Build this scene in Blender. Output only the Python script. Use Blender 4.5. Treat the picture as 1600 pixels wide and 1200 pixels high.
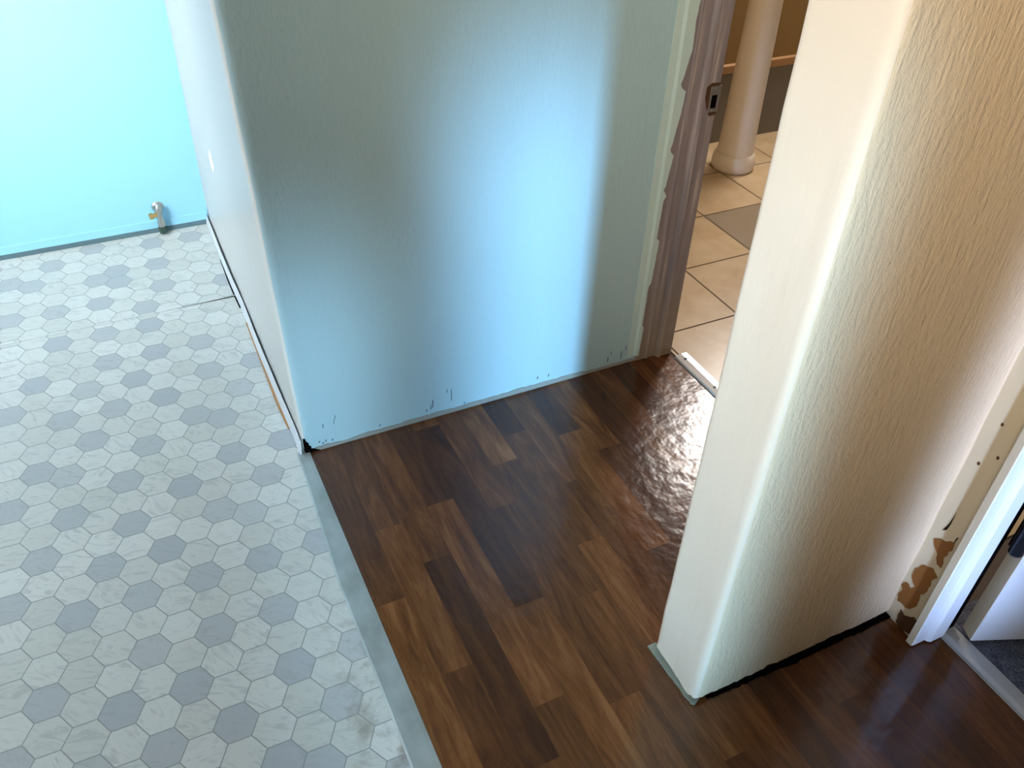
import bpy, bmesh, math, random
from mathutils import Vector, Matrix, noise
random.seed(7)
for o in list(bpy.data.objects): bpy.data.objects.remove(o)
S = bpy.context.scene
COL = S.collection

# ------------------------------------------------------------------ camera
CAMROWS = [[0.9010234, -0.4328074, 0.0288897], [-0.2519668, -0.5764336, -0.7773269], [0.3530858, 0.6931104, -0.6284332]]
cam = bpy.data.cameras.new('camera'); cam.sensor_width = 36; cam.lens = 1309.01 / 1600 * 36
cam.clip_start = 0.02
co = bpy.data.objects.new('camera', cam); COL.objects.link(co)
r, d, f = [Vector(v) for v in CAMROWS]
m = Matrix((( r.x, -d.x, -f.x, 0), (r.y, -d.y, -f.y, 0), (r.z, -d.z, -f.z, 1.5), (0, 0, 0, 1)))
co.matrix_world = m
S.camera = co

# ------------------------------------------------------------------ world, lights, exposure
S.view_settings.view_transform = 'Standard'; S.view_settings.look = 'None'
S.view_settings.gamma = 1; S.view_settings.use_curve_mapping = False
S.view_settings.exposure = 0.0
w = bpy.data.worlds.new('world'); S.world = w; w.use_nodes = True
w.node_tree.nodes['Background'].inputs[0].default_value = (0.80, 0.90, 1.0, 1)
w.node_tree.nodes['Background'].inputs[1].default_value = 0.06

def area(name, loc, target, sx, sy, power, col, spread=180):
    l = bpy.data.lights.new(name, 'AREA'); l.shape = 'RECTANGLE'; l.size = sx; l.size_y = sy
    l.energy = power; l.color = col; l.spread = math.radians(spread)
    o = bpy.data.objects.new(name, l); COL.objects.link(o); o.location = loc
    o.rotation_euler = (Vector(target) - Vector(loc)).to_track_quat('-Z', 'Y').to_euler()
    return o
# daylight window in the left room
area('window_light_left', (-1.80, 1.90, 1.40), (0.1, 2.55, 0.6), 1.2, 1.1, 32, (0.95, 0.955, 0.96))
# unseen fill lamp added behind on the left, warms the upper walls
area('fill_light_back', (-1.5, -1.3, 1.9), (1.1, 0.8, 1.65), 0.8, 0.5, 10, (1.0, 0.85, 0.64), 58)
# extra unseen lamp in the left room, added to brighten the far wall
area('fill_light_side', (-1.75, 0.9, 2.1), (-0.25, 2.95, 0.85), 0.5, 0.5, 12, (0.86, 0.96, 1.0), 52)
# unseen narrow-spread lamps added behind the camera for the bluish wall bands
area('band_light_blue', (-0.04, -1.5, 1.35), (0.90, 1.61, 0.25), 0.14, 1.2, 2.9, (0.33, 0.66, 1.0), 13)
area('band_light_pale', (0.30, -1.6, 1.30), (1.30, 0.60, 0.62), 0.10, 1.1, 1.6, (0.42, 0.60, 1.0), 9)
area('band_light_corner', (-0.20, -1.5, 1.3), (0.30, 1.61, 0.05), 0.10, 0.9, 0.9, (0.50, 0.78, 1.0), 11)
# window of the tiled room beyond the doorway
area('window_light_tiled_room', (2.70, 2.76, 1.68), (1.5, 1.2, 0.3), 0.48, 0.70, 46, (1.0, 0.93, 0.88))
# daylight of the carpeted room
area('window_light_carpet_room', (2.3, -0.9, 1.7), (1.5, 0.4, 0.2), 0.6, 0.8, 0.6, (0.80, 0.95, 1.0))
# unseen spot lamp added for a small glint on the narrow wall face
sl = bpy.data.lights.new('glint_spot', 'SPOT'); sl.energy = 4000; sl.spot_size = math.radians(1.15); sl.spot_blend = 0.5; sl.shadow_soft_size = 0.004
so = bpy.data.objects.new('glint_spot', sl); COL.objects.link(so); so.location = (-1.7, 1.9, 1.85)
so.rotation_euler = (Vector((0.238, 2.43, 0.45))-Vector(so.location)).to_track_quat('-Z', 'Y').to_euler()

# ------------------------------------------------------------------ helpers
def link(name, me, parent=None):
    o = bpy.data.objects.new(name, me); COL.objects.link(o)
    if parent: o.parent = parent
    return o
def obj(name, bm, mats, parent=None, smooth=False):
    me = bpy.data.meshes.new(name)
    bmesh.ops.recalc_face_normals(bm, faces=bm.faces)
    bm.to_mesh(me); bm.free()
    for mm in (mats if isinstance(mats, (list, tuple)) else [mats]): me.materials.append(mm)
    if smooth:
        for p in me.polygons: p.use_smooth = True
    return link(name, me, parent)
def struct(o, label=None):
    o['kind'] = 'structure'
    if label: o['label'] = label
    return o
def thing(name, label, cat, loc):
    o = bpy.data.objects.new(name, None); COL.objects.link(o); o.location = loc
    o.empty_display_size = 0.05
    o['label'] = label; o['category'] = cat
    return o
def box(bm, x0, x1, y0, y1, z0, z1, bev=0):
    v = [bm.verts.new(p) for p in [(x0,y0,z0),(x1,y0,z0),(x1,y1,z0),(x0,y1,z0),(x0,y0,z1),(x1,y0,z1),(x1,y1,z1),(x0,y1,z1)]]
    fs = [bm.faces.new([v[i] for i in q]) for q in [(0,3,2,1),(4,5,6,7),(0,1,5,4),(1,2,6,5),(2,3,7,6),(3,0,4,7)]]
    if bev:
        es = list({e for q in fs for e in q.edges})
        bmesh.ops.bevel(bm, geom=es, offset=bev, segments=2, affect='EDGES', profile=0.5)
    return bm
def cyl(bm, p0, p1, r0, r1=None, seg=24, cap=True):
    r1 = r0 if r1 is None else r1
    p0 = Vector(p0); p1 = Vector(p1); ax = (p1-p0).normalized()
    q = ax.to_track_quat('Z', 'Y'); A = []; B = []
    for i in range(seg):
        t = 2*math.pi*i/seg; u = q @ Vector((math.cos(t), math.sin(t), 0))
        A.append(bm.verts.new(p0+u*r0)); B.append(bm.verts.new(p1+u*r1))
    for i in range(seg):
        j = (i+1) % seg; bm.faces.new((A[i], A[j], B[j], B[i]))
    if cap: bm.faces.new(A[::-1]); bm.faces.new(B)
    return bm
def lathe(bm, prof, c, seg=48):
    rings = []
    for rr, z in prof:
        rings.append([bm.verts.new((c[0]+rr*math.cos(2*math.pi*i/seg), c[1]+rr*math.sin(2*math.pi*i/seg), c[2]+z)) for i in range(seg)])
    for a, b in zip(rings, rings[1:]):
        for i in range(seg):
            j = (i+1) % seg; bm.faces.new((a[i], a[j], b[j], b[i]))
    bm.faces.new(rings[0][::-1]); bm.faces.new(rings[-1])
    return bm
def ragged(pts, amp=0.0016, step=0.004, k=90):
    out = []
    for i in range(len(pts)):
        a = Vector(pts[i]); b = Vector(pts[(i+1) % len(pts)]); n = max(1, int((b-a).length/step))
        for j in range(n):
            p = a.lerp(b, j/n); out.append((p[0]+amp*noise.noise(Vector((p[0]*k, p[1]*k, 1.0))), p[1]+amp*noise.noise(Vector((p[0]*k, p[1]*k, 5.0)))))
    return out
def slab(bm, pts, nrm, th):
    """a flat irregular patch of thickness th standing out along nrm"""
    n = Vector(nrm)*th
    A = [bm.verts.new(p) for p in pts]; B = [bm.verts.new(Vector(p)+n) for p in pts]
    k = len(pts)
    for i in range(k): bm.faces.new((A[i], A[(i+1) % k], B[(i+1) % k], B[i]))
    bm.faces.new(A); bm.faces.new(B)
    return bm

def rounded_outline(pts, radii, step=0.02):
    """closed outline with rounded corners, resampled"""
    n = len(pts); out = []
    for i in range(n):
        p = Vector(pts[i]); a = Vector(pts[i-1]); b = Vector(pts[(i+1) % n]); rr = radii[i]
        if rr <= 0: out.append(p); continue
        da = (a-p).normalized(); db = (b-p).normalized()
        s = p+da*rr; e = p+db*rr
        for k in range(7):
            t = k/6; out.append(s*(1-t)**2 + p*2*t*(1-t) + e*t*t)
    res = []
    for i in range(len(out)):
        a = out[i]; b = out[(i+1) % len(out)]; L = (b-a).length
        k = max(1, int(L/step))
        for j in range(k): res.append(a.lerp(b, j/k))
    return res
def wall_mesh(pts, radii, zb, ztop, wob=0.0012, step=0.012):
    o2 = rounded_outline(pts, radii, step); bm = bmesh.new()
    zs = [None, 0.03, 0.05] + [0.05+0.04*i for i in range(1, 38)] + [ztop]
    n = len(o2)
    cx = sum(p.x for p in o2)/n; cy = sum(p.y for p in o2)/n
    nor = []
    for i in range(n):
        t = (o2[(i+1) % n]-o2[i-1]).normalized(); nor.append(Vector((t.y, -t.x)))
    rings = []
    for z in zs:
        ring = []
        for i, p in enumerate(o2):
            zz = zb(p.x, p.y) if z is None else z
            k = noise.noise(Vector((p.x*14, p.y*14, zz*9)))*wob + noise.noise(Vector((p.x*60, p.y*60, zz*35)))*wob*0.35
            q = p+nor[i]*k
            ring.append(bm.verts.new((q.x, q.y, zz)))
        rings.append(ring)
    for a, b in zip(rings, rings[1:]):
        for i in range(n):
            j = (i+1) % n; bm.faces.new((a[i], a[j], b[j], b[i]))
    bm.faces.new(rings[0][::-1]); bm.faces.new(rings[-1])
    for i in range(n):
        e_ = bm.edges.get((rings[0][i], rings[0][(i+1) % n]))
        if e_: e_.smooth = False
    return bm

# ------------------------------------------------------------------ materials
def mat(name, base=(0.8,0.8,0.8), rough=0.5, metal=0.0, spec=0.5):
    mm = bpy.data.materials.new(name); mm.use_nodes = True
    b = mm.node_tree.nodes['Principled BSDF']
    b.inputs['Base Color'].default_value = (*base, 1); b.inputs['Roughness'].default_value = rough
    b.inputs['Metallic'].default_value = metal; b.inputs['Specular IOR Level'].default_value = spec
    return mm
class NT:
    def __init__(s, mm): s.t = mm.node_tree; s.b = s.t.nodes['Principled BSDF']
    def n(s, ty, **kw):
        nd = s.t.nodes.new(ty)
        for k, v in kw.items():
            if hasattr(nd, k): setattr(nd, k, v)
            else: nd.inputs[k.replace('_', ' ')].default_value = v
        return nd
    def l(s, a, b): s.t.links.new(a, b)
    def coord(s, scale=(1,1,1), rot=(0,0,0)):
        tc = s.n('ShaderNodeTexCoord'); mp = s.n('ShaderNodeMapping')
        mp.inputs['Scale'].default_value = scale; mp.inputs['Rotation'].default_value = rot
        s.l(tc.outputs['Object'], mp.inputs[0]); return mp.outputs[0]
    def noise(s, vec, scale, detail=4, rough=0.55, dist=0):
        nd = s.n('ShaderNodeTexNoise'); nd.inputs['Scale'].default_value = scale; nd.inputs['Detail'].default_value = detail
        nd.inputs['Roughness'].default_value = rough; nd.inputs['Distortion'].default_value = dist
        if vec is not None: s.l(vec, nd.inputs['Vector'])
        return nd.outputs['Fac']
    def ramp(s, fac, stops):
        r_ = s.n('ShaderNodeValToRGB'); e = r_.color_ramp.elements
        while len(e) < len(stops): e.new(0.5)
        for el, (p, c) in zip(e, stops): el.position = p; el.color = (*c, 1) if len(c) == 3 else c
        s.l(fac, r_.inputs[0]); return r_.outputs[0]
    def mix(s, fac, a, b, mode='MIX'):
        nd = s.n('ShaderNodeMix'); nd.data_type = 'RGBA'; nd.blend_type = mode
        for sock, v in ((nd.inputs[0], fac), (nd.inputs[6], a), (nd.inputs[7], b)):
            if hasattr(v, 'is_output') or isinstance(v, bpy.types.NodeSocket): s.l(v, sock)
            else: sock.default_value = v if not isinstance(v, tuple) else (*v, 1)
        return nd.outputs[2]
    def math(s, op, a, b=0.0, clamp=False):
        nd = s.n('ShaderNodeMath'); nd.operation = op; nd.use_clamp = clamp
        for sock, v in ((nd.inputs[0], a), (nd.inputs[1], b)):
            if isinstance(v, bpy.types.NodeSocket): s.l(v, sock)
            else: sock.default_value = v
        return nd.outputs[0]
    def bump(s, h, strength, dist):
        nd = s.n('ShaderNodeBump'); nd.inputs['Strength'].default_value = strength; nd.inputs['Distance'].default_value = dist
        s.l(h, nd.inputs['Height']); s.l(nd.outputs[0], s.b.inputs['Normal'])

def painted(name, c1, c2, rough, fine=(60,60,30), bs=0.5, bd=0.002, spec=0.4):
    mm = mat(name, c1, rough, spec=spec); t = NT(mm)
    v = t.coord((1,1,1)); f1 = t.noise(v, 3.0, 3)
    t.l(t.mix(f1, c1, c2), t.b.inputs['Base Color'])
    v2 = t.coord(fine); a = t.noise(v2, 1.0, 3, 0.6, 0.4); b = t.noise(v, 260, 2)
    h = t.math('ADD', t.math('MULTIPLY', a, 1.0), t.math('MULTIPLY', b, 0.25))
    t.bump(h, bs, bd)
    return mm
M_blue = painted('light_blue_paint', (0.44,0.61,0.67), (0.42,0.60,0.66), 0.38, (90,90,38), 0.55, 0.0022)
M_blue_far = painted('light_blue_paint_smooth_lit', (0.38,0.77,1.0), (0.37,0.76,1.0), 0.45, (30,30,30), 0.15, 0.001)  # same light blue paint, the far wall's strong light put into its colour
M_cream = painted('cream_paint', (0.83,0.64,0.44), (0.79,0.60,0.40), 0.34, (120,120,30), 1.0, 0.0034, 0.5)
M_cream_smooth = painted('cream_paint_smooth', (0.87,0.71,0.56), (0.83,0.67,0.52), 0.40, (45,45,10), 0.35, 0.0018, 0.4)
M_cream_flat = painted('cream_gloss_trim_paint', (0.66,0.56,0.40), (0.60,0.50,0.34), 0.4, (40,40,20), 0.25, 0.001)
M_pale = painted('pale_green_old_paint', (0.55,0.68,0.66), (0.50,0.63,0.60), 0.5, (60,60,30), 0.3, 0.001)
M_pale_sheen = painted('pale_painted_sheen', (0.72,0.70,0.65), (0.68,0.68,0.65), 0.28, (30,30,12), 0.15, 0.001)  # pale reflected sheen of the narrow wall face painted in as colour
M_white = painted('white_trim_paint', (0.80,0.82,0.86), (0.76,0.78,0.82), 0.35, (30,30,8), 0.12, 0.0006)
M_ceiling = mat('ceiling_white', (0.8,0.8,0.78), 0.8)
M_gap_shade = mat('gap_shade', (0.004,0.003,0.003), 1.0, spec=0.0)  # flat black that paints the shade inside gaps, holes and cracks
M_sill = painted('grimy_sill', (0.30,0.28,0.20), (0.16,0.17,0.13), 0.7, (120,120,120), 0.6, 0.002)
M_caulk = painted('dirty_caulk', (0.36,0.36,0.33), (0.22,0.23,0.21), 0.7, (120,120,120), 0.6, 0.002)
M_groove = mat('grey_blue_caulk_line', (0.10,0.17,0.20), 0.7)
M_peel = painted('brown_exposed_wood', (0.30,0.115,0.022), (0.20,0.07,0.014), 0.6, (80,80,40), 0.4, 0.001)
M_rust = painted('dark_rotten_wood', (0.12,0.045,0.012), (0.03,0.014,0.008), 0.7, (80,80,40), 0.6, 0.002)
M_mark = mat('grey_scuff', (0.10,0.15,0.19), 0.6)
M_brass = mat('brass', (0.75,0.48,0.18), 0.3, 1.0)
M_chrome = mat('worn_chrome', (0.62,0.60,0.55), 0.28, 1.0)
M_greencap = mat('dark_green_fitting', (0.03,0.07,0.055), 0.4)
M_bronze = mat('dark_bronze', (0.03,0.032,0.04), 0.35, 0.7)
M_steel = mat('tarnished_steel', (0.42,0.38,0.33), 0.4, 0.9)
M_col = painted('column_cream_paint', (0.72,0.62,0.48), (0.66,0.55,0.41), 0.4, (30,30,10), 0.15, 0.001)
M_brownwall = painted('ochre_brown_paint', (0.26,0.16,0.06), (0.23,0.14,0.05), 0.6, (40,40,40), 0.3, 0.001)
M_greybase = mat('grey_tile_base', (0.16,0.14,0.12), 0.5)
M_tantrim = mat('tan_wood_trim', (0.36,0.20,0.09), 0.5)

# stripped door jamb: mauve primer with pale worn streaks
M_jamb = mat('stripped_mauve_jamb', (0.2,0.16,0.16), 0.5); t = NT(M_jamb)
v = t.coord((60, 60, 3)); s1 = t.noise(v, 1.0, 4, 0.6)
c = t.ramp(s1, [(0.32, (0.19,0.155,0.165)), (0.55, (0.27,0.22,0.225)), (0.70, (0.45,0.37,0.34))])
tc = t.n('ShaderNodeTexCoord'); sx = t.n('ShaderNodeSeparateXYZ'); t.l(tc.outputs['Object'], sx.inputs[0])
low = t.math('SUBTRACT', 1.0, t.math('MULTIPLY', sx.outputs['Z'], 3.2), True)
c = t.mix(t.math('MULTIPLY', low, 0.75), c, (0.27,0.20,0.13)); t.l(c, t.b.inputs['Base Color']); t.bump(s1, 0.5, 0.0015)

# marble-look hexagon vinyl
M_hex = mat('hexagon_marble_vinyl', (0.7,0.7,0.66), 0.34, spec=0.45); t = NT(M_hex)
at = t.n('ShaderNodeAttribute'); at.attribute_name = 'tone'; sp = t.n('ShaderNodeSeparateColor'); t.l(at.outputs['Color'], sp.inputs[0])
tc = t.n('ShaderNodeTexCoord'); ofs = t.n('ShaderNodeVectorMath'); ofs.operation = 'MULTIPLY_ADD'
t.l(at.outputs['Color'], ofs.inputs[0]); ofs.inputs[1].default_value = (0.0, 23.0, 31.0); t.l(tc.outputs['Object'], ofs.inputs[2])
rot = t.n('ShaderNodeVectorRotate'); rot.rotation_type = 'Z_AXIS'
t.l(ofs.outputs[0], rot.inputs['Vector']); t.l(t.math('MULTIPLY', sp.outputs[1], 1.1), rot.inputs['Angle'])
mp = t.n('ShaderNodeMapping'); mp.inputs['Scale'].default_value = (1.0, 3.2, 1.0); t.l(rot.outputs[0], mp.inputs[0])
vein = t.noise(mp.outputs[0], 13, 6, 0.62, 1.6)
vv = t.ramp(vein, [(0.36, (0,0,0)), (0.46, (1,1,1)), (0.54, (1,1,1)), (0.68, (0.2,0.2,0.2))])
lite = t.mix(sp.outputs[2], (0.60,0.60,0.55), (0.70,0.70,0.66))
base = t.mix(sp.outputs[0], lite, (0.44,0.455,0.47))
veined = t.mix(t.math('MULTIPLY', t.math('SUBTRACT', 1.0, vv), 0.42), base, (0.36,0.37,0.37))
# brown grime close to the transition strip
sx = t.n('ShaderNodeSeparateXYZ'); t.l(tc.outputs['Object'], sx.inputs[0])
gx = t.math('MULTIPLY', t.math('SUBTRACT', sx.outputs['X'], 0.05), 7.0, True)
gy = t.math('SUBTRACT', 1.0, t.math('MULTIPLY', t.math('ABSOLUTE', t.math('SUBTRACT', sx.outputs['Y'], 0.85)), 2.6), True)
gn = t.ramp(t.noise(tc.outputs['Object'], 17, 4, 0.6), [(0.50, (0,0,0)), (0.66, (1,1,1))])
g = t.math('MULTIPLY', t.math('MULTIPLY', gx, gy), gn)
veined = t.mix(t.math('MULTIPLY', g, 0.85), veined, (0.20,0.16,0.11))
sm = t.ramp(t.noise(tc.outputs['Object'], 6, 5, 0.65), [(0.60, (0,0,0)), (0.78, (1,1,1))])
veined = t.mix(t.math('MULTIPLY', sm, 0.5), veined, (0.42,0.42,0.40))
t.l(veined, t.b.inputs['Base Color'])
t.bump(t.noise(tc.outputs['Object'], 9, 3), 0.25, 0.006)
M_grout = mat('hexagon_printed_joint', (0.29,0.30,0.29), 0.45)

# dark wood-look vinyl planks
M_wood = mat('dark_wood_vinyl', (0.1,0.05,0.03), 0.36, spec=0.5); t = NT(M_wood)
at = t.n('ShaderNodeAttribute'); at.attribute_name = 'tone'; sp = t.n('ShaderNodeSeparateColor'); t.l(at.outputs['Color'], sp.inputs[0])
tc = t.n('ShaderNodeTexCoord'); ofs = t.n('ShaderNodeVectorMath'); ofs.operation = 'MULTIPLY_ADD'
t.l(at.outputs['Color'], ofs.inputs[0]); ofs.inputs[1].default_value = (0.0, 17.0, 29.0); t.l(tc.outputs['Object'], ofs.inputs[2])
mp = t.n('ShaderNodeMapping'); mp.inputs['Scale'].default_value = (6.0, 0.8, 1.0); t.l(ofs.outputs[0], mp.inputs[0])
g1 = t.noise(mp.outputs[0], 3.0, 6, 0.62, 2.0)
mp2 = t.n('ShaderNodeMapping'); mp2.inputs['Scale'].default_value = (38.0, 3.4, 1.0); t.l(ofs.outputs[0], mp2.inputs[0])
g2 = t.noise(mp2.outputs[0], 5.0, 4, 0.7, 0.5)
fac = t.math('ADD', t.math('MULTIPLY', g1, 0.72), t.math('MULTIPLY', g2, 0.28))
dk = t.ramp(fac, [(0.30, (0.024,0.007,0.003)), (0.55, (0.060,0.018,0.006)), (0.75, (0.104,0.033,0.009))])
lt = t.ramp(fac, [(0.32, (0.072,0.021,0.006)), (0.50, (0.160,0.054,0.014)), (0.66, (0.260,0.105,0.034))])
t.l(t.mix(sp.outputs[0], dk, lt), t.b.inputs['Base Color'])
b1 = t.noise(tc.outputs['Object'], 26, 2, 0.5); b2 = t.noise(tc.outputs['Object'], 85, 2)
t.bump(t.math('ADD', b1, t.math('MULTIPLY', b2, 0.12)), 0.36, 0.004)
t.l(t.math('ADD', 0.11, t.math('MULTIPLY', g2, 0.16)), t.b.inputs['Roughness'])

# grey transition strip
M_strip = mat('grey_transition_strip', (0.34,0.38,0.37), 0.42, 0.25); t = NT(M_strip)
n1 = t.noise(t.coord((1,0.6,1)), 14, 5, 0.6)
t.l(t.ramp(n1, [(0.35, (0.29,0.31,0.29)), (0.6, (0.40,0.43,0.42)), (0.75, (0.44,0.47,0.45))]), t.b.inputs['Base Color'])
# beige floor tile of the next room
M_tile = mat('tan_ceramic_tile', (0.5,0.38,0.25), 0.3); t = NT(M_tile)
at = t.n('ShaderNodeAttribute'); at.attribute_name = 'tone'; sp = t.n('ShaderNodeSeparateColor'); t.l(at.outputs['Color'], sp.inputs[0])
n1 = t.noise(t.coord(), 8, 5, 0.6)
tl = t.ramp(n1, [(0.35, (0.46,0.32,0.17)), (0.65, (0.56,0.42,0.26))])
t.l(t.mix(sp.outputs[0], tl, (0.24,0.19,0.13)), t.b.inputs['Base Color'])
M_tgrout = mat('brown_tile_grout', (0.20,0.14,0.09), 0.8)
# blue-grey carpet
M_carpet = mat('blue_grey_carpet', (0.12,0.13,0.17), 1.0, spec=0.1); t = NT(M_carpet)
n1 = t.noise(t.coord(), 320, 3, 0.7); n2 = t.noise(t.coord(), 40, 3)
t.l(t.ramp(t.math('ADD', t.math('MULTIPLY', n1, 0.7), t.math('MULTIPLY', n2, 0.3)), [(0.38, (0.05,0.055,0.08)), (0.5, (0.13,0.14,0.18)), (0.62, (0.24,0.23,0.26))]), t.b.inputs['Base Color'])
t.bump(n1, 1.0, 0.006)

# ------------------------------------------------------------------ geometry of the place (metres)
XB0, YB = 0.235, 1.612          # blue wall: left corner and face
XBR = 1.236                     # blue wall: where the door jamb begins
YF = 2.948                      # far wall of the left room
SX0, SX1, SY0, SY1 = 0.737, 1.25, 0.618, 0.757   # cream partition
XR0, XR1 = 1.243, 1.340         # right wall thickness
ZT = 2.44

def set_tone(bm, lay, f_, c):
    for lp in f_.loops: lp[lay] = (*c, 1)

# ---- hexagon vinyl (two sheets meeting in a seam)
SEAM = 2.415
P_ = 0.074043; TH = -0.016547; O_ = Vector((-0.133679, 1.06153))
GREY = {(-5,2),(-5,7),(-5,11),(-5,16),(-5,22),(-4,3),(-4,8),(-4,12),(-4,17),(-4,21),(-3,0),(-3,5),(-3,9),(-3,11),(-3,14),(-3,19),(-2,1),(-2,6),(-2,12),(-2,15),(-1,-1),(-1,2),(-1,4),(-1,7),(-1,9),(-1,13),(-1,16),(-1,18),(0,0),(0,5),(0,10),(0,14),(1,-2),(1,1),(1,3),(1,7),(1,12),(1,15),(1,17),(2,-4),(2,5),(2,10),(3,-5),(3,-2),(3,0),(3,2),(3,4),(3,7),(3,9),(3,12),(3,14),(4,-4),(4,5),(4,10),(5,-3),(5,1),(5,6),(5,11)}
MIDG = {(-3,0),(-3,11),(3,4),(-2,15),(-1,2),(4,10),(2,5)}
GREY2 = {(-1,25),(-3,25),(2,23),(2,21),(4,22),(0,22),(-1,22),(0,21),(-4,24),(-5,25),(2,19),(-3,21),(-1,20),(-5,22),(1,18),(3,16),(5,15),(5,17),(-7,24),(-7,27),(-6,22)}
ea = Vector((math.cos(TH+math.pi/6), math.sin(TH+math.pi/6)))*P_; eb = Vector((-math.sin(TH), math.cos(TH)))*P_
def hex_sheet(name, y0, y1, greyset, oj, z):
    bm = bmesh.new(); lay = bm.loops.layers.float_color.new('tone')
    rnd = random.Random(3)
    R = P_/math.sqrt(3)
    for i in range(-34, 10):
        for j in range(-60, 60):
            c = O_+ea*i+eb*(j+oj)
            if c.x < -2.0 or c.x > 0.33 or c.y < y0-0.1 or c.y > y1+0.1: continue
            hz = random.Random(i*7919+j*104729)
            if (i, j) in greyset: g = 0.62 if (i, j) in MIDG else 0.72+0.28*hz.random()
            elif i < -5 or j < -6 or (i < -4 and j < 2) or (i+j < -3 and j < -2): g = 0.85 if hz.random() < 0.24 else 0.0
            else: g = 0.12*hz.random()
            tone = (g, hz.random(), hz.random())
            out = []; inn = []
            for k in range(6):
                a = TH+k*math.pi/3; u = Vector((math.cos(a), math.sin(a)))
                p = c+u*R; q = c+u*(R-0.00125)
                out.append(bm.verts.new((p.x, p.y, z))); inn.append(bm.verts.new((q.x, q.y, z)))
            f_ = bm.faces.new(inn); f_.material_index = 0; set_tone(bm, lay, f_, tone)
            for k in range(6):
                q = (k+1) % 6; f_ = bm.faces.new((out[k], out[q], inn[q], inn[k])); f_.material_index = 1; set_tone(bm, lay, f_, tone)
    for pc, pn in (((0.243,0,0),(1,0,0)), ((-1.95,0,0),(-1,0,0)), ((0,y1,0),(0,1,0)), ((0,y0,0),(0,-1,0))):
        g_ = bm.verts[:]+bm.edges[:]+bm.faces[:]
        bmesh.ops.bisect_plane(bm, geom=g_, plane_co=pc, plane_no=pn, clear_outer=True)
    return bm
bm = hex_sheet('floor', -1.9, SEAM, GREY, 0.0, 0.0)
struct(obj('floor', bm, [M_hex, M_grout]), 'marble look hexagon vinyl floor in white and grey')
bm = hex_sheet('floor', SEAM, YF+0.02, GREY2, 0.42, 0.0006)
# the vinyl lifts along the seam at the right
bmesh.ops.triangulate(bm, faces=[f_ for f_ in bm.faces if len(f_.verts) > 4])
for v_ in bm.verts:
    if v_.co.y < SEAM+0.03 and v_.co.x > 0.02: v_.co.z += 0.0035*((SEAM+0.03-v_.co.y)/0.03)*((v_.co.x-0.02)/0.2)
struct(obj('floor', bm, [M_hex, M_grout]), 'rear sheet of hexagon vinyl with lifted seam')
bm = box(bmesh.new(), -2.0, 3.4, -2.0, 3.2, -0.05, -0.0015)
struct(obj('floor', bm, mat('subfloor', (0.10,0.07,0.05), 0.9)), 'subfloor under the floor coverings')

# ---- wood vinyl planks
PX0, PW = 0.246, 0.06833
ROWS = {
 0: [(1.7,1.087,0.28),(1.087,0.45,0.95),(0.45,-0.2,0.35)],
 1: [(1.7,1.289,0.36),(1.289,0.879,0.78),(0.879,0.30,0.50),(0.30,-0.3,0.1)],
 2: [(1.7,1.157,0.60),(1.157,0.635,0.12),(0.635,0.1,0.7)],
 3: [(1.7,1.313,0.22),(1.313,0.742,0.85),(0.742,0.2,0.42)],
 4: [(1.7,1.577,0.6),(1.577,0.964,0.06),(0.964,0.42,0.72),(0.42,-0.2,0.2)],
 5: [(1.7,1.24,0.62),(1.24,0.687,0.34),(0.687,0.1,0.70)],
 6: [(1.7,1.375,0.92),(1.375,0.93,0.28),(0.93,0.35,0.40)],
 7: [(1.7,1.464,0.0),(1.464,1.06,0.42),(1.06,0.5,0.62),(0.5,-0.1,0.1)],
 8: [(1.7,1.247,0.50),(1.247,0.62,0.36),(0.62,0.1,0.62)],
 9: [(1.7,1.408,0.10),(1.408,0.98,0.80),(0.98,0.3,0.10),(0.3,-0.3,0.3)],
 10: [(1.7,1.317,0.70),(1.317,0.78,0.18),(0.78,0.2,0.55)],
 11: [(1.7,1.12,0.12),(1.12,0.5,0.4),(0.5,-0.2,0.12)],
 12: [(1.7,1.35,0.42),(1.35,0.75,0.55),(0.75,0.1,0.25)],
 13: [(1.7,1.22,0.02),(1.22,0.7,0.35),(0.7,0.0,0.06)],
 14: [(1.7,1.0,0.45),(1.0,0.2,0.34)],
 15: [(1.7,1.45,0.60),(1.45,0.9,0.3),(0.9,0.1,0.50)],
}
bm = bmesh.new(); lay = bm.loops.layers.float_color.new('tone')
for k in range(16):
    x0 = PX0+k*PW; x1 = min(x0+PW, 1.345); hz = random.Random(k*31+5)
    rows = list(ROWS.get(k, [])); yy = rows[-1][1] if rows else 1.7
    while yy > -1.9:
        L = 0.3+0.35*hz.random(); rows.append((yy, yy-L, hz.random())); yy -= L
    for ya, yb, tn in rows:
        yb = max(yb, -1.9)
        if ya <= yb: continue
        f_ = bm.faces.new([bm.verts.new(p) for p in ((x0,yb,0.0005),(x1,yb,0.0005),(x1,ya,0.0005),(x0,ya,0.0005))])
        set_tone(bm, lay, f_, (tn, hz.random(), hz.random()))
struct(obj('floor', bm, [M_wood]), 'dark brown wood plank vinyl floor')

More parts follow.
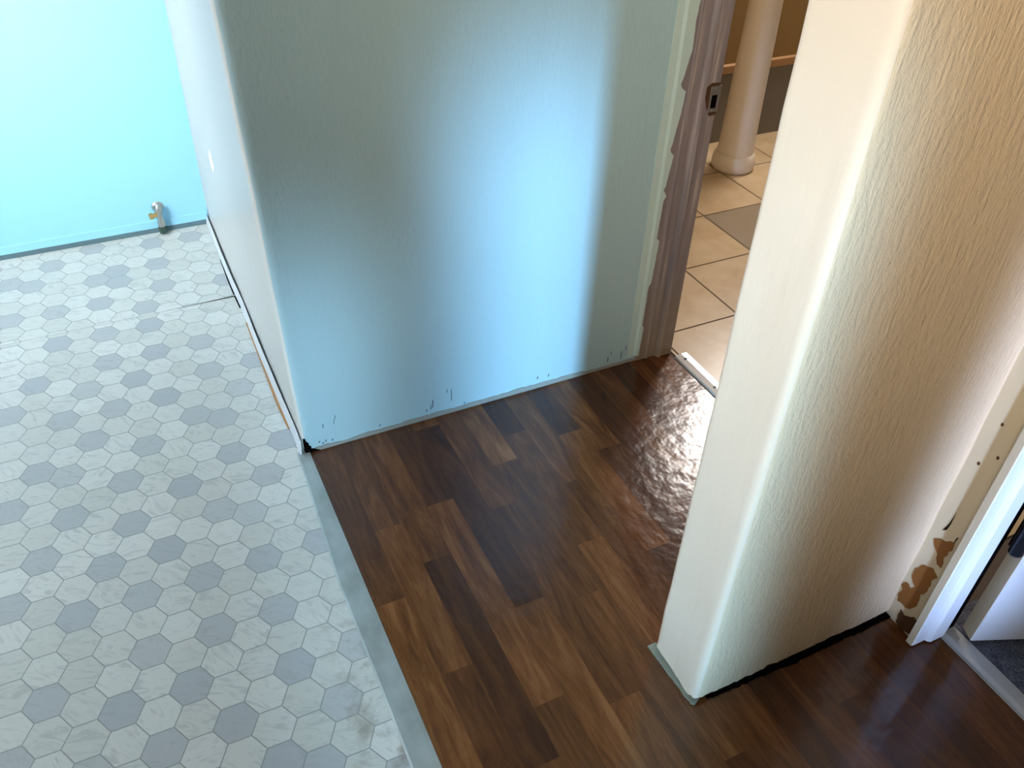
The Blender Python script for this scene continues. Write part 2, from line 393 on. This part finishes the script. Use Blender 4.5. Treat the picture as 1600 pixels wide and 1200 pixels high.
# ---- tan tiles beyond the doorway
bm = bmesh.new(); lay = bm.loops.layers.float_color.new('tone')
TX, TY, TP = 1.661, 1.682, 0.30
for i in range(-2, 6):
    for j in range(-6, 6):
        x0 = TX+i*TP; y0 = TY+j*TP
        dark = 1.0 if (i, j) in {(1,1),(3,1)} else 0.0
        xa = max(x0+0.003, 1.35)
        if xa > x0+TP-0.01: continue
        f_ = bm.faces.new([bm.verts.new(p) for p in ((xa,y0+0.003,0.002),(x0+TP-0.003,y0+0.003,0.002),(x0+TP-0.003,y0+TP-0.003,0.002),(xa,y0+TP-0.003,0.002))])
        set_tone(bm, lay, f_, (dark*0.8+0.1*random.random(), 0, 0))
g0 = bm.faces.new([bm.verts.new(p) for p in ((1.35,-0.2,0.0),(3.4,-0.2,0.0),(3.4,3.2,0.0),(1.35,3.2,0.0))]); g0.material_index = 1
bmesh.ops.bisect_plane(bm, geom=bm.verts[:]+bm.edges[:]+bm.faces[:], plane_co=(0,0.66,0), plane_no=(0,-1,0), clear_outer=True)
struct(obj('floor', bm, [M_tile, M_tgrout]), 'tan ceramic tile floor beyond the doorway')
# ---- carpet beyond the white door
bm = box(bmesh.new(), 1.345, 2.6, -1.2, 0.56, -0.001, 0.008)
struct(obj('floor', bm, [M_carpet]), 'blue grey carpet behind the white door')

# ---- walls
jag = lambda x, y: 0.0
def zb_stub(x, y):
    n1 = noise.noise(Vector((x*25, y*25, 3.1))); n2 = noise.noise(Vector((x*90, y*90, 8.0)))
    b = 0.009+0.004*n1+0.005*n2+0.004*noise.noise(Vector((x*210,y*210,2)))
    if y < 0.64: b += 0.003+max(0.0, 0.012*noise.noise(Vector((x*14, 1.0, 0))))
    if 0.76 < x < 1.2 and y < 0.63 and noise.noise(Vector((x*19, 9.0, 0))) > 0.2: b += 0.006
    return max(b, 0.002)
bm = wall_mesh([(SX0,SY0),(SX1,SY0),(SX1,SY1),(SX0,SY1)], [0.018,0,0,0.010], zb_stub, ZT, 0.0016, 0.007)
bm.normal_update()
for f_ in bm.faces:
    if f_.calc_center_median().x < SX0+0.009: f_.material_index = 1
stub = struct(obj('wall_middle', bm, [M_cream, M_cream_smooth], smooth=True), 'cream textured partition wall end')
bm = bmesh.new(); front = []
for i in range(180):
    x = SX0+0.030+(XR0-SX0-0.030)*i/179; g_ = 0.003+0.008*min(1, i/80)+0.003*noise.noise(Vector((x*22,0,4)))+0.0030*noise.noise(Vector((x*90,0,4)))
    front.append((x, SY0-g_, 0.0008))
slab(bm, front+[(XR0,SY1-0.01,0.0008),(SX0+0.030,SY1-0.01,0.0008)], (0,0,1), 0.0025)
struct(obj('partition_gap_shade', bm, [M_gap_shade]), 'black slab painting the shade of the ragged gap under the cream partition')  # black slab laid on the floor as painted shade below the wall edge
# sill plate sliver showing at the partition's left end
pts = [(0.725,0.764),(0.745,0.764),(0.752,0.622),(0.738,0.616)]
for i in range(28):
    y_ = 0.620+0.140*i/27; pts.append((0.7315-0.006*i/27+0.0022*noise.noise(Vector((y_*60,0,1)))+0.001*noise.noise(Vector((y_*200,0,1))), y_))
struct(obj('trim_2', slab(bmesh.new(), [(x,y,0.0006) for x,y in pts], (0,0,1), 0.005), [M_sill]), 'exposed grey green sill edge at the foot of the cream partition')

bm = wall_mesh([(XB0,YB),(XBR,YB),(XBR,YB+0.3),(1.30,YB+0.3),(1.30,YF),(XB0,YF)], [0.024,0,0,0,0,0],
               lambda x, y: 0.004+0.002*noise.noise(Vector((x*30,y*30,0))), ZT, 0.0014)
bm.normal_update()
sel_ = [f_ for f_ in bm.faces if f_.calc_center_median().x < XB0+0.0065 and f_.calc_center_median().y > YB+0.006]
for v_ in bm.verts:
    if v_.co.x < XB0+0.06:
        k_ = (v_.co.y-YB)/(YF-YB); v_.co.x += v_.co.z*(-0.024*(1-k_)+0.012*k_)*(1 if v_.co.x < XB0+0.03 else (XB0+0.06-v_.co.x)/0.03)
for f_ in sel_: f_.material_index = 1
for f_ in []:
    c_ = f_.calc_center_median()
    if c_.x < XB0+0.0065 and c_.y > YB+0.006: f_.material_index = 1
struct(obj('wall_front', bm, [M_blue, M_pale_sheen], smooth=True), 'light blue textured wall with rounded corner')
bm = box(bmesh.new(), -2.1, XB0+0.1, YF, YF+0.1, 0, ZT)
struct(obj('wall_back', bm, [M_blue_far]), 'bright blue far wall of the left room')
bm = box(bmesh.new(), XR0, XR1, 0.537, 0.80, 0.0, ZT)
box(bm, XR0, XR1, -1.9, -0.30, 0.0, ZT)
box(bm, XR0, XR1, -0.30, 0.533, 2.05, ZT)
struct(obj('wall_right', bm, [M_cream_flat]), 'yellowed cream wall return beside the white door frame')
bm = box(bmesh.new(), 1.30, 1.346, YB+0.02, 3.2, 0, ZT)
box(bm, XR0, XR1, 0.757, YB, 2.05, ZT)
struct(obj('wall_inner', bm, [M_cream_flat]), 'wall on the tiled room side of the doorway')
bm = bmesh.new()
box(bm, -2.1, -0.35, -2.0, -1.9, 0, ZT); box(bm, 0.55, 3.5, -2.0, -1.9, 0, ZT); box(bm, -0.35, 0.55, -2.0, -1.9, 2.05, ZT)
struct(obj('wall_rear', bm, [M_brownwall]), 'rear wall with an open doorway')
# left room outer wall with a window opening (the light comes in through it), and ceiling
bm = bmesh.new()
box(bm, -2.1, -2.0, -1.9, 0.7, 0, ZT); box(bm, -2.1, -2.0, 2.4, YF, 0, ZT); box(bm, -2.1, -2.0, 0.7, 2.4, 0, 0.85); box(bm, -2.1, -2.0, 0.7, 2.4, 2.05, ZT)
struct(obj('wall_left', bm, [M_blue_far]), 'outer wall with window of the left room')
bm = box(bmesh.new(), -2.1, 3.5, -1.9, 3.2, ZT, ZT+0.05)
struct(obj('ceiling', bm, [M_ceiling]), 'plain white ceiling')

# tiled room far wall
bm = box(bmesh.new(), 1.346, 3.5, 2.86, 2.96, 0.0, ZT)
struct(obj('wall_far', bm, [M_brownwall]), 'ochre brown wall of the tiled room')
bm = box(bmesh.new(), 1.346, 3.5, 2.845, 2.86, 0.0, 0.31)
bb = struct(obj('baseboard_far', bm, [M_greybase]), 'grey tile base along the ochre wall')
bm = box(bmesh.new(), 1.346, 3.5, 2.835, 2.86, 0.31, 0.345, 0.004)
obj('wood_cap', bm, [M_tantrim], bb)
bm = box(bmesh.new(), 3.4, 3.5, 0.6, 2.86, 0, ZT)
struct(obj('wall_tile', bm, [M_brownwall]), 'side wall of the tiled room')

# ---- blue wall details
def strip_along_x(bm, x0, x1, y, z0, zf, th, step=0.008):
    n = int((x1-x0)/step); A = []; B = []
    for i in range(n+1):
        x = x0+(x1-x0)*i/n; zt = zf(x)
        A.append([bm.verts.new((x, y-th, z0)), bm.verts.new((x, y-th*0.8, zt)), bm.verts.new((x, y+0.004, zt+0.001)), bm.verts.new((x, y+0.004, z0))])
    for a, b in zip(A, A[1:]):
        for k in range(4): bm.faces.new((a[k], b[k], b[(k+1) % 4], a[(k+1) % 4]))
    bm.faces.new(A[0]); bm.faces.new(A[-1][::-1])
    return bm
bm = strip_along_x(bmesh.new(), 0.262, XBR, YB, 0.0006, lambda x: 0.010+0.005*noise.noise(Vector((x*16,0,5)))+0.0025*noise.noise(Vector((x*70,0,5)))+(0.004 if 0.5 < x < 1.05 else 0), 0.0035)
struct(obj('baseboard_front', bm, [M_caulk], smooth=False), 'ragged grey caulk line at the foot of the blue wall')
# dark chip hole at the rounded corner foot, next to the trim end
def px(x, z, y=YB): return (x, y, z)
W = bpy.data.objects['wall_front']
chip = [(0.236,0.0),(0.2365,0.040),(0.240,0.047),(0.243,0.036),(0.248,0.030),(0.247,0.024),(0.253,0.019),(0.252,0.012),(0.262,0.009),(0.270,0.004),(0.276,0.0)]
obj('broken_plaster_hole', slab(bmesh.new(), [(x,YB+0.010,z) for x,z in chip], (0,-1,0), 0.0135), [M_gap_shade], W)
marks = [(0.290,0.075,0.0015,0.012),(0.318,0.080,0.0012,0.013),(0.322,0.093,0.0012,0.009),(0.275,0.026,0.002,0.005),(0.292,0.024,0.002,0.006),(0.309,0.021,0.0025,0.004),(0.284,0.019,0.003,0.004),
 (0.437,0.024,0.002,0.005),(0.585,0.047,0.002,0.022),(0.580,0.036,0.0015,0.012),(0.568,0.030,0.002,0.007),(0.640,0.060,0.0012,0.034),(0.628,0.078,0.0012,0.010),(0.677,0.020,0.002,0.005),(0.90,0.036,0.002,0.006),(0.935,0.034,0.0018,0.008),
 (1.13,0.030,0.0018,0.014),(1.175,0.034,0.0015,0.022),(1.19,0.055,0.0012,0.012),(1.14,0.052,0.001,0.010),(1.21,0.028,0.002,0.014)]
bm = bmesh.new()
for x, z, hw, hh in marks:
    hh *= 0.6; k = random.uniform(-0.3, 0.3)*hh; yy = YB-0.0004
    slab(bm, [(x-hw,yy,z-hh),(x+hw*0.6,yy,z-hh*0.8),(x+hw+k,yy,z+hh),(x-hw*0.3+k,yy,z+hh*0.9)], (0,-1,0), 0.0012)
o = obj('scuff_marks', bm, [M_mark], W); o['kind'] = 'stuff'
# pale old paint band with a ragged edge where the casing was taken off
bm = bmesh.new(); hz = random.Random(4); zz = 0.02; right = []; steps = [(0.02,1.232),(0.12,1.236),(0.125,1.229),(0.26,1.231),(0.27,1.238),(0.40,1.243),(0.405,1.233),(0.52,1.236),(0.535,1.247),(0.545,1.228),(0.56,1.236),(0.64,1.246),(0.655,1.231),(0.67,1.236),(0.75,1.248),(0.80,1.252),(0.815,1.232),(0.83,1.238),(0.90,1.252),(0.96,1.249),(1.05,1.256),(1.3,1.250),(1.6,1.246),(2.40,1.244)]
for z, x in steps: right.append((x+hz.uniform(-.0012,.0012), YB-0.0165, z))
left = [(1.196,YB-0.0008,2.40),(1.196,YB-0.0008,1.0),(1.198,YB-0.0008,0.7),(1.200,YB-0.0008,0.3),(1.205,YB-0.0008,0.02)]
prev = None
zsamp = [0.02+0.01*i for i in range(0, 110)]+[1.3,1.6,2.0,2.40]
def interp(tab, z):
    for (za, xa), (zb_, xb) in zip(tab, tab[1:]):
        if za <= z <= zb_: return xa+(xb-xa)*(z-za)/(zb_-za+1e-9)
    return tab[-1][1]
for z in zsamp:
    xr = interp(steps, z)+0.0012*noise.noise(Vector((0,0,z*60)))
    row = [bm.verts.new((1.198+0.002*noise.noise(Vector((0,3,z*8))), YB-0.0012, z)), bm.verts.new((1.216, YB-0.0035, z)), bm.verts.new((1.224, YB-0.0078, z)), bm.verts.new((xr, YB-0.0086, z)), bm.verts.new((xr, YB-0.0045, z)), bm.verts.new((1.198, YB+0.003, z))]
    if prev:
        for k in range(6): bm.faces.new((prev[k], prev[(k+1) % 6], row[(k+1) % 6], row[k]))
    else: bm.faces.new(row)
    prev = row
bm.faces.new(prev[::-1])
obj('old_paint_edge', bm, [M_pale], W)

# ---- door frame 1 (stripped jamb), strike plate
def prism_z(bm, prof, z0, z1):
    A = [bm.verts.new((x, y, z0)) for x, y in prof]; B = [bm.verts.new((x, y, z1)) for x, y in prof]; n = len(prof)
    for i in range(n): bm.faces.new((A[i], A[(i+1) % n], B[(i+1) % n], B[i]))
    bm.faces.new(A[::-1]); bm.faces.new(B)
    return bm
YJ = YB-0.007
prof = [(XBR-0.012,YB+0.02),(XBR-0.012,YJ),(1.258,YJ-0.001),(1.260,YJ-0.004),(1.264,YJ-0.004),(1.266,YJ),(1.290,YJ-0.001),(1.294,YJ-0.013),(1.302,YJ-0.015),(1.305,YJ-0.010),(1.343,YJ-0.010),(1.3465,YJ-0.007),(1.3465,YB+0.02)]
D1 = struct(obj('door_1', prism_z(bmesh.new(), prof, 0.002, 2.06), [M_jamb]), 'stripped mauve door jamb at the end of the blue wall')
ZS = 0.775
bm = box(bmesh.new(), 1.318, 1.349, YJ-0.0125, YJ-0.009, ZS-0.032, ZS+0.032, 0.001)
sp_ = obj('strike_plate', bm, [M_steel], D1)
obj('latch_hole', box(bmesh.new(), 1.324, 1.339, YJ-0.0135, YJ-0.011, ZS-0.022, ZS+0.010), [M_gap_shade], sp_)
bm = bmesh.new(); slab(bm, [(1.302,YJ-0.0105,ZS+0.028),(1.318,YJ-0.0105,ZS+0.040),(1.345,YJ-0.0105,ZS+0.038),(1.345,YJ-0.0105,ZS-0.040),(1.326,YJ-0.0105,ZS-0.042),(1.314,YJ-0.0105,ZS-0.020),(1.306,YJ-0.0105,ZS+0.004)], (0,-1,0), 0.0012)
obj('gouged_wood', bm, [M_rust], D1)
for dz in (-0.027, 0.026):
    obj('screw', cyl(bmesh.new(), (1.332,YJ-0.012,ZS+dz), (1.332,YJ-0.0145,ZS+dz), 0.0035, seg=12), [M_steel], sp_)

# white threshold of doorway 1
bm = bmesh.new()
A = []
for y in (0.76, 1.572):
    A.append([bm.verts.new(p) for p in ((1.343,y,0.0007),(1.346,y,0.006),(1.364,y,0.010),(1.384,y,0.009),(1.391,y,0.002),(1.391,y,0.0007))])
for k in range(6): bm.faces.new((A[0][k], A[1][k], A[1][(k+1) % 6], A[0][(k+1) % 6]))
bm.faces.new(A[0][::-1]); bm.faces.new(A[1])
T = struct(obj('trim_3', bm, [mat('bright_aluminium', (0.78,0.78,0.80), 0.3, 0.6)]), 'white metal threshold strip at the tiled doorway')
for y in (1.545, 1.40): obj('screw', cyl(bmesh.new(), (1.362,y,0.009), (1.362,y,0.0115), 0.005, 0.004, 14), [M_bronze], T)

# ---- trim along the left face of the blue block
bm = bmesh.new(); prev = None
N = 60
for i in range(N+1):
    y = YB-0.004+(YF-0.005-YB)*i/N
    wv = 0.0025*noise.noise(Vector((y*5, 0, 0))); gp = 0.003+0.003*noise.noise(Vector((y*3.3, 7, 0)))
    xf = XB0-0.010-gp*0.6+wv
    h = 0.046-0.012*(i/N)
    row = [bm.verts.new((xf-0.002, y, 0.0025+0.001*math.sin(y*5))), bm.verts.new((xf+0.003, y, h)), bm.verts.new((xf+0.0052, y, h)), bm.verts.new((xf+0.0022, y, 0.003))]
    if prev:
        for k in range(4): bm.faces.new((prev[k], prev[(k+1) % 4], row[(k+1) % 4], row[k]))
    else: bm.faces.new(row[::-1])
    prev = row
bm.faces.new(prev)
BB = struct(obj('baseboard_left', bm, [M_white]), 'thin loose white base strip along the narrow wall face')
bm = bmesh.new()
slab(bm, [(0.2185,1.72,0.0012),(0.2150,1.80,0.0012),(0.2145,1.88,0.0012),(0.2175,2.10,0.0012),(0.2195,2.25,0.0012),(0.226,2.25,0.0012),(0.226,1.72,0.0012)], (0,0,1), 0.002)
obj('bare_wood_sliver', bm, [mat('orange_wood', (0.42,0.20,0.07), 0.6)], BB)
bm = bmesh.new()
slab(bm, [(0.219,2.34,0.0014),(0.2165,2.42,0.0014),(0.216,2.52,0.0014),(0.2185,2.66,0.0014),(0.223,2.66,0.0014),(0.223,2.34,0.0014)], (0,0,1), 0.002)
obj('gap_shade', bm, [M_gap_shade], BB)  # black patch painting the shade in the gap beside the base strip

# ---- far wall base
bm = box(bmesh.new(), -2.0, XB0, YF-0.006, YF, 0.016, 0.046, 0.002)
struct(obj('baseboard_back', bm, [M_blue_far]), 'thin blue painted base along the far wall')
bm = strip_along_x(bmesh.new(), -1.95, XB0-0.002, YF-0.002, 0.001, lambda x: 0.017+0.002*noise.noise(Vector((x*9,0,2))), 0.007, 0.02)
struct(obj('trim_4', bm, [M_groove]), 'dark caulk line at the foot of the far wall')

# ---- transition strip between hexagons and planks
bm = bmesh.new(); prev = None; N = 120
for i in range(N+1):
    y = -1.9+(1.618+1.9)*i/N
    xl = 0.196+0.003*noise.noise(Vector((y*4, 0, 9)))
    if y > 1.2: xl += 0.020*min(1, (y-1.2)/0.4)
    row = [bm.verts.new((xl, y, 0.0008)), bm.verts.new((xl+0.004, y, 0.0025)), bm.verts.new((0.238, y, 0.0034)), bm.verts.new((0.2465, y, 0.0030)), bm.verts.new((0.2475, y, 0.0008))]
    if prev:
        for k in range(5): bm.faces.new((prev[k], prev[(k+1) % 5], row[(k+1) % 5], row[k]))
    else: bm.faces.new(row)
    prev = row
bm.faces.new(prev[::-1])
struct(obj('trim_5', bm, [M_strip]), 'grey flat transition strip between hexagon and plank floors')

# ---- right wall: peeled patches, jamb, threshold, door leaf
WR = bpy.data.objects['wall_right']
def patch(name, pts, m, th=0.0012, x=XR0):
    return obj(name, slab(bmesh.new(), [(x-0.0003, y, z) for y, z in pts], (-1,0,0), th), [m], WR)
PATCHES = [('peeled_patch', [(0.6006, 0.2625), (0.5923, 0.2741), (0.5756, 0.2813), (0.5623, 0.2903), (0.5619, 0.275), (0.5665, 0.2512), (0.5685, 0.2408), (0.5651, 0.2282), (0.5654, 0.2168), (0.5741, 0.2181), (0.5823, 0.2283), (0.5808, 0.2381), (0.591, 0.2459), (0.5989, 0.2536)], 'peel', 0.0012), ('peeled_patch', [(0.6011, 0.1792), (0.5888, 0.1942), (0.5737, 0.2018), (0.5681, 0.1942), (0.5618, 0.1903), (0.5691, 0.1703), (0.5654, 0.1515), (0.5725, 0.1135), (0.5718, 0.0841), (0.5788, 0.0661), (0.5911, 0.06), (0.6079, 0.0579), (0.6156, 0.0702), (0.6116, 0.0904), (0.6175, 0.1044), (0.6121, 0.115), (0.6035, 0.118), (0.5985, 0.112), (0.5881, 0.1274), (0.5996, 0.1315), (0.608, 0.1453), (0.6074, 0.1663)], 'peel', 0.0012), ('rotten_corner', [(0.5942, 0.0436), (0.5808, 0.0417), (0.5646, 0.056), (0.5531, 0.0521), (0.5534, 0.007), (0.5716, 0.0024), (0.5936, 0.0061)], 'rot', 0.0016), ('crack', [(0.5876, 0.3509), (0.59, 0.3181), (0.5949, 0.2949), (0.5892, 0.3019), (0.5874, 0.3192)], 'dark', 0.0008), ('crack', [(0.565, 0.3057), (0.5666, 0.2883), (0.5651, 0.2889), (0.563, 0.3052)], 'dark', 0.0008), ('nail_hole', [(0.5869, 0.5727), (0.5866, 0.5699), (0.5878, 0.5676), (0.5899, 0.5672), (0.5916, 0.5689), (0.592, 0.5717), (0.5908, 0.574), (0.5887, 0.5744)], 'rot', 0.0008), ('nail_hole', [(0.5672, 0.5115), (0.5668, 0.5086), (0.568, 0.5062), (0.5701, 0.5057), (0.5719, 0.5074), (0.5723, 0.5103), (0.5711, 0.5127), (0.569, 0.5132)], 'rot', 0.0008), ('nail_hole', [(0.5916, 0.4766), (0.5912, 0.4735), (0.5925, 0.471), (0.5947, 0.4704), (0.5965, 0.4722), (0.5969, 0.4752), (0.5956, 0.4777), (0.5934, 0.4783)], 'rot', 0.0008)]
for nm, pts, mm, th in PATCHES: patch(nm, ragged(pts, 0.004) if 'crack' not in nm and 'hole' not in nm else pts, {'peel': M_peel, 'rot': M_rust, 'dark': M_gap_shade}[mm], th)
prof = [(1.226,0.547),(1.226,0.536),(1.229,0.533),(1.262,0.533),(1.264,0.529),(1.270,0.524),(1.309,0.524),(1.311,0.527),(1.311,0.547)]
REBATE = [(1.3115,0.532),(1.3455,0.532),(1.3455,0.537),(1.3115,0.537)]
D2 = struct(obj('door_2', prism_z(bmesh.new(), prof, 0.006, 2.05), [M_white]), 'white wooden door frame on the right')
obj('casing_face', prism_z(bmesh.new(), [(1.2245,0.548),(1.2245,0.5345),(1.2262,0.5345),(1.2262,0.548)], 0.006, 2.05), [M_cream_flat], D2)
obj('rebate_shade', prism_z(bmesh.new(), REBATE, 0.004, 2.05), [M_gap_shade], D2)  # black strip added as painted shade in the rebate beside the door leaf
bm = bmesh.new(); A = []
for y in (-1.0, 0.53):
    A.append([bm.verts.new(p) for p in ((1.303,y,0.0007),(1.305,y,0.008),(1.315,y,0.011),(1.342,y,0.011),(1.350,y,0.004),(1.350,y,0.0007))])
for k in range(6): bm.faces.new((A[0][k], A[1][k], A[1][(k+1) % 6], A[0][(k+1) % 6]))
bm.faces.new(A[0][::-1]); bm.faces.new(A[1])
T = struct(obj('trim_6', bm, [mat('pale_threshold', (0.45,0.45,0.43), 0.4, 0.3)]), 'pale threshold strip in front of the carpet')
obj('screw', cyl(bmesh.new(), (1.326,0.505,0.0105), (1.326,0.505,0.013), 0.004, 0.003, 12), [M_chrome], T)
# door leaf, standing open into the carpeted room
a = Vector((1.352, 0.521)); b = Vector((1.340, 0.487)); dr = Vector((0.924, -0.382)).normalized(); pn = Vector((0.382, 0.924)).normalized()
c0 = b; LEN = 0.72; TK = 0.036
pr = [c0, c0+dr*LEN, c0+dr*LEN+pn*TK, c0+pn*TK]
bm = prism_z(bmesh.new(), [(p.x, p.y) for p in pr], 0.016, 2.03)
es = [e for e in bm.edges]; bmesh.ops.bevel(bm, geom=es, offset=0.0015, segments=1, affect='EDGES')
D3 = struct(obj('door_3', bm, [M_white]), 'white door leaf standing open over the carpet')
pe = [c0-dr*0.0008+pn*0.0015, c0+pn*0.0015, c0+pn*(TK-0.0015), c0-dr*0.0008+pn*(TK-0.0015)]
obj('door_edge', prism_z(bmesh.new(), [(p.x, p.y) for p in pe], 0.018, 2.03), [M_cream_flat], D3)
hp = c0+pn*TK*0.35-dr*0.010
bm = cyl(bmesh.new(), (hp.x,hp.y,0.285), (hp.x,hp.y,0.400), 0.013, seg=20)
H = obj('hinge', bm, [M_bronze], D3)
bm = cyl(bmesh.new(), (hp.x,hp.y,0.277), (hp.x,hp.y,0.285), 0.008, 0.0125, 20); obj('pin_tip', bm, [M_steel], H)
q = [hp-dr*0.003, hp+dr*0.016, hp+dr*0.016+pn*0.02, hp-dr*0.003+pn*0.02]
obj('hinge_leaf', prism_z(bmesh.new(), [(p.x, p.y) for p in q], 0.285, 0.375), [M_bronze], H)

# ---- shut-off valve at the far wall
vx, vz = 0.073, 0.0
V = thing('shutoff_valve', 'small chrome and brass water shut-off valve at the foot of the bright blue far wall', 'valve', (vx, YF-0.03, 0.0))
def P(x, y, z): return (x-vx, y-(YF-0.03), z)
yv = YF-0.028
obj('valve_body', lathe(bmesh.new(), [(0.009,0.030),(0.0125,0.033),(0.0125,0.050),(0.010,0.053),(0.010,0.085),(0.0125,0.088),(0.0125,0.100),(0.008,0.106),(0.007,0.116),(0.002,0.118)], (0,yv-(YF-0.03),0), 24), [M_chrome], V, True)
obj('compression_nut', cyl(bmesh.new(), P(vx,yv,0.006), P(vx,yv,0.030), 0.0135, 0.0145, 6), [M_greencap], V)
b_ = obj('brass_outlet', cyl(bmesh.new(), P(vx-0.008,yv,0.078), P(vx-0.032,yv-0.004,0.076), 0.0075, 0.0075, 18), [M_brass], V)
obj('outlet_nut', cyl(bmesh.new(), P(vx-0.022,yv-0.002,0.077), P(vx-0.034,yv-0.004,0.076), 0.0105, 0.0105, 6), [M_brass], b_)
obj('supply_stub', cyl(bmesh.new(), P(vx,yv,0.092), P(vx+0.002,YF-0.001,0.094), 0.008, 0.008, 18), [M_chrome], V)
obj('wall_flange', cyl(bmesh.new(), P(vx+0.002,YF-0.007,0.094), P(vx+0.002,YF-0.0008,0.094), 0.014, 0.020, 24), [M_chrome], V)

# ---- round column beyond the doorway
C = thing('column', 'round cream painted column with a rounded foot on the tan tiles', 'column', (2.340, 2.605, 0.002))
obj('shaft', lathe(bmesh.new(), [(0.078,0.065),(0.075,0.085),(0.073,0.12),(0.056,1.0),(0.052,2.40)], (0,0,0)), [M_col], C, True)
obj('foot', lathe(bmesh.new(), [(0.083,0.0),(0.089,0.008),(0.091,0.030),(0.088,0.054),(0.082,0.066),(0.077,0.074)], (0,0,0)), [M_col], C, True)
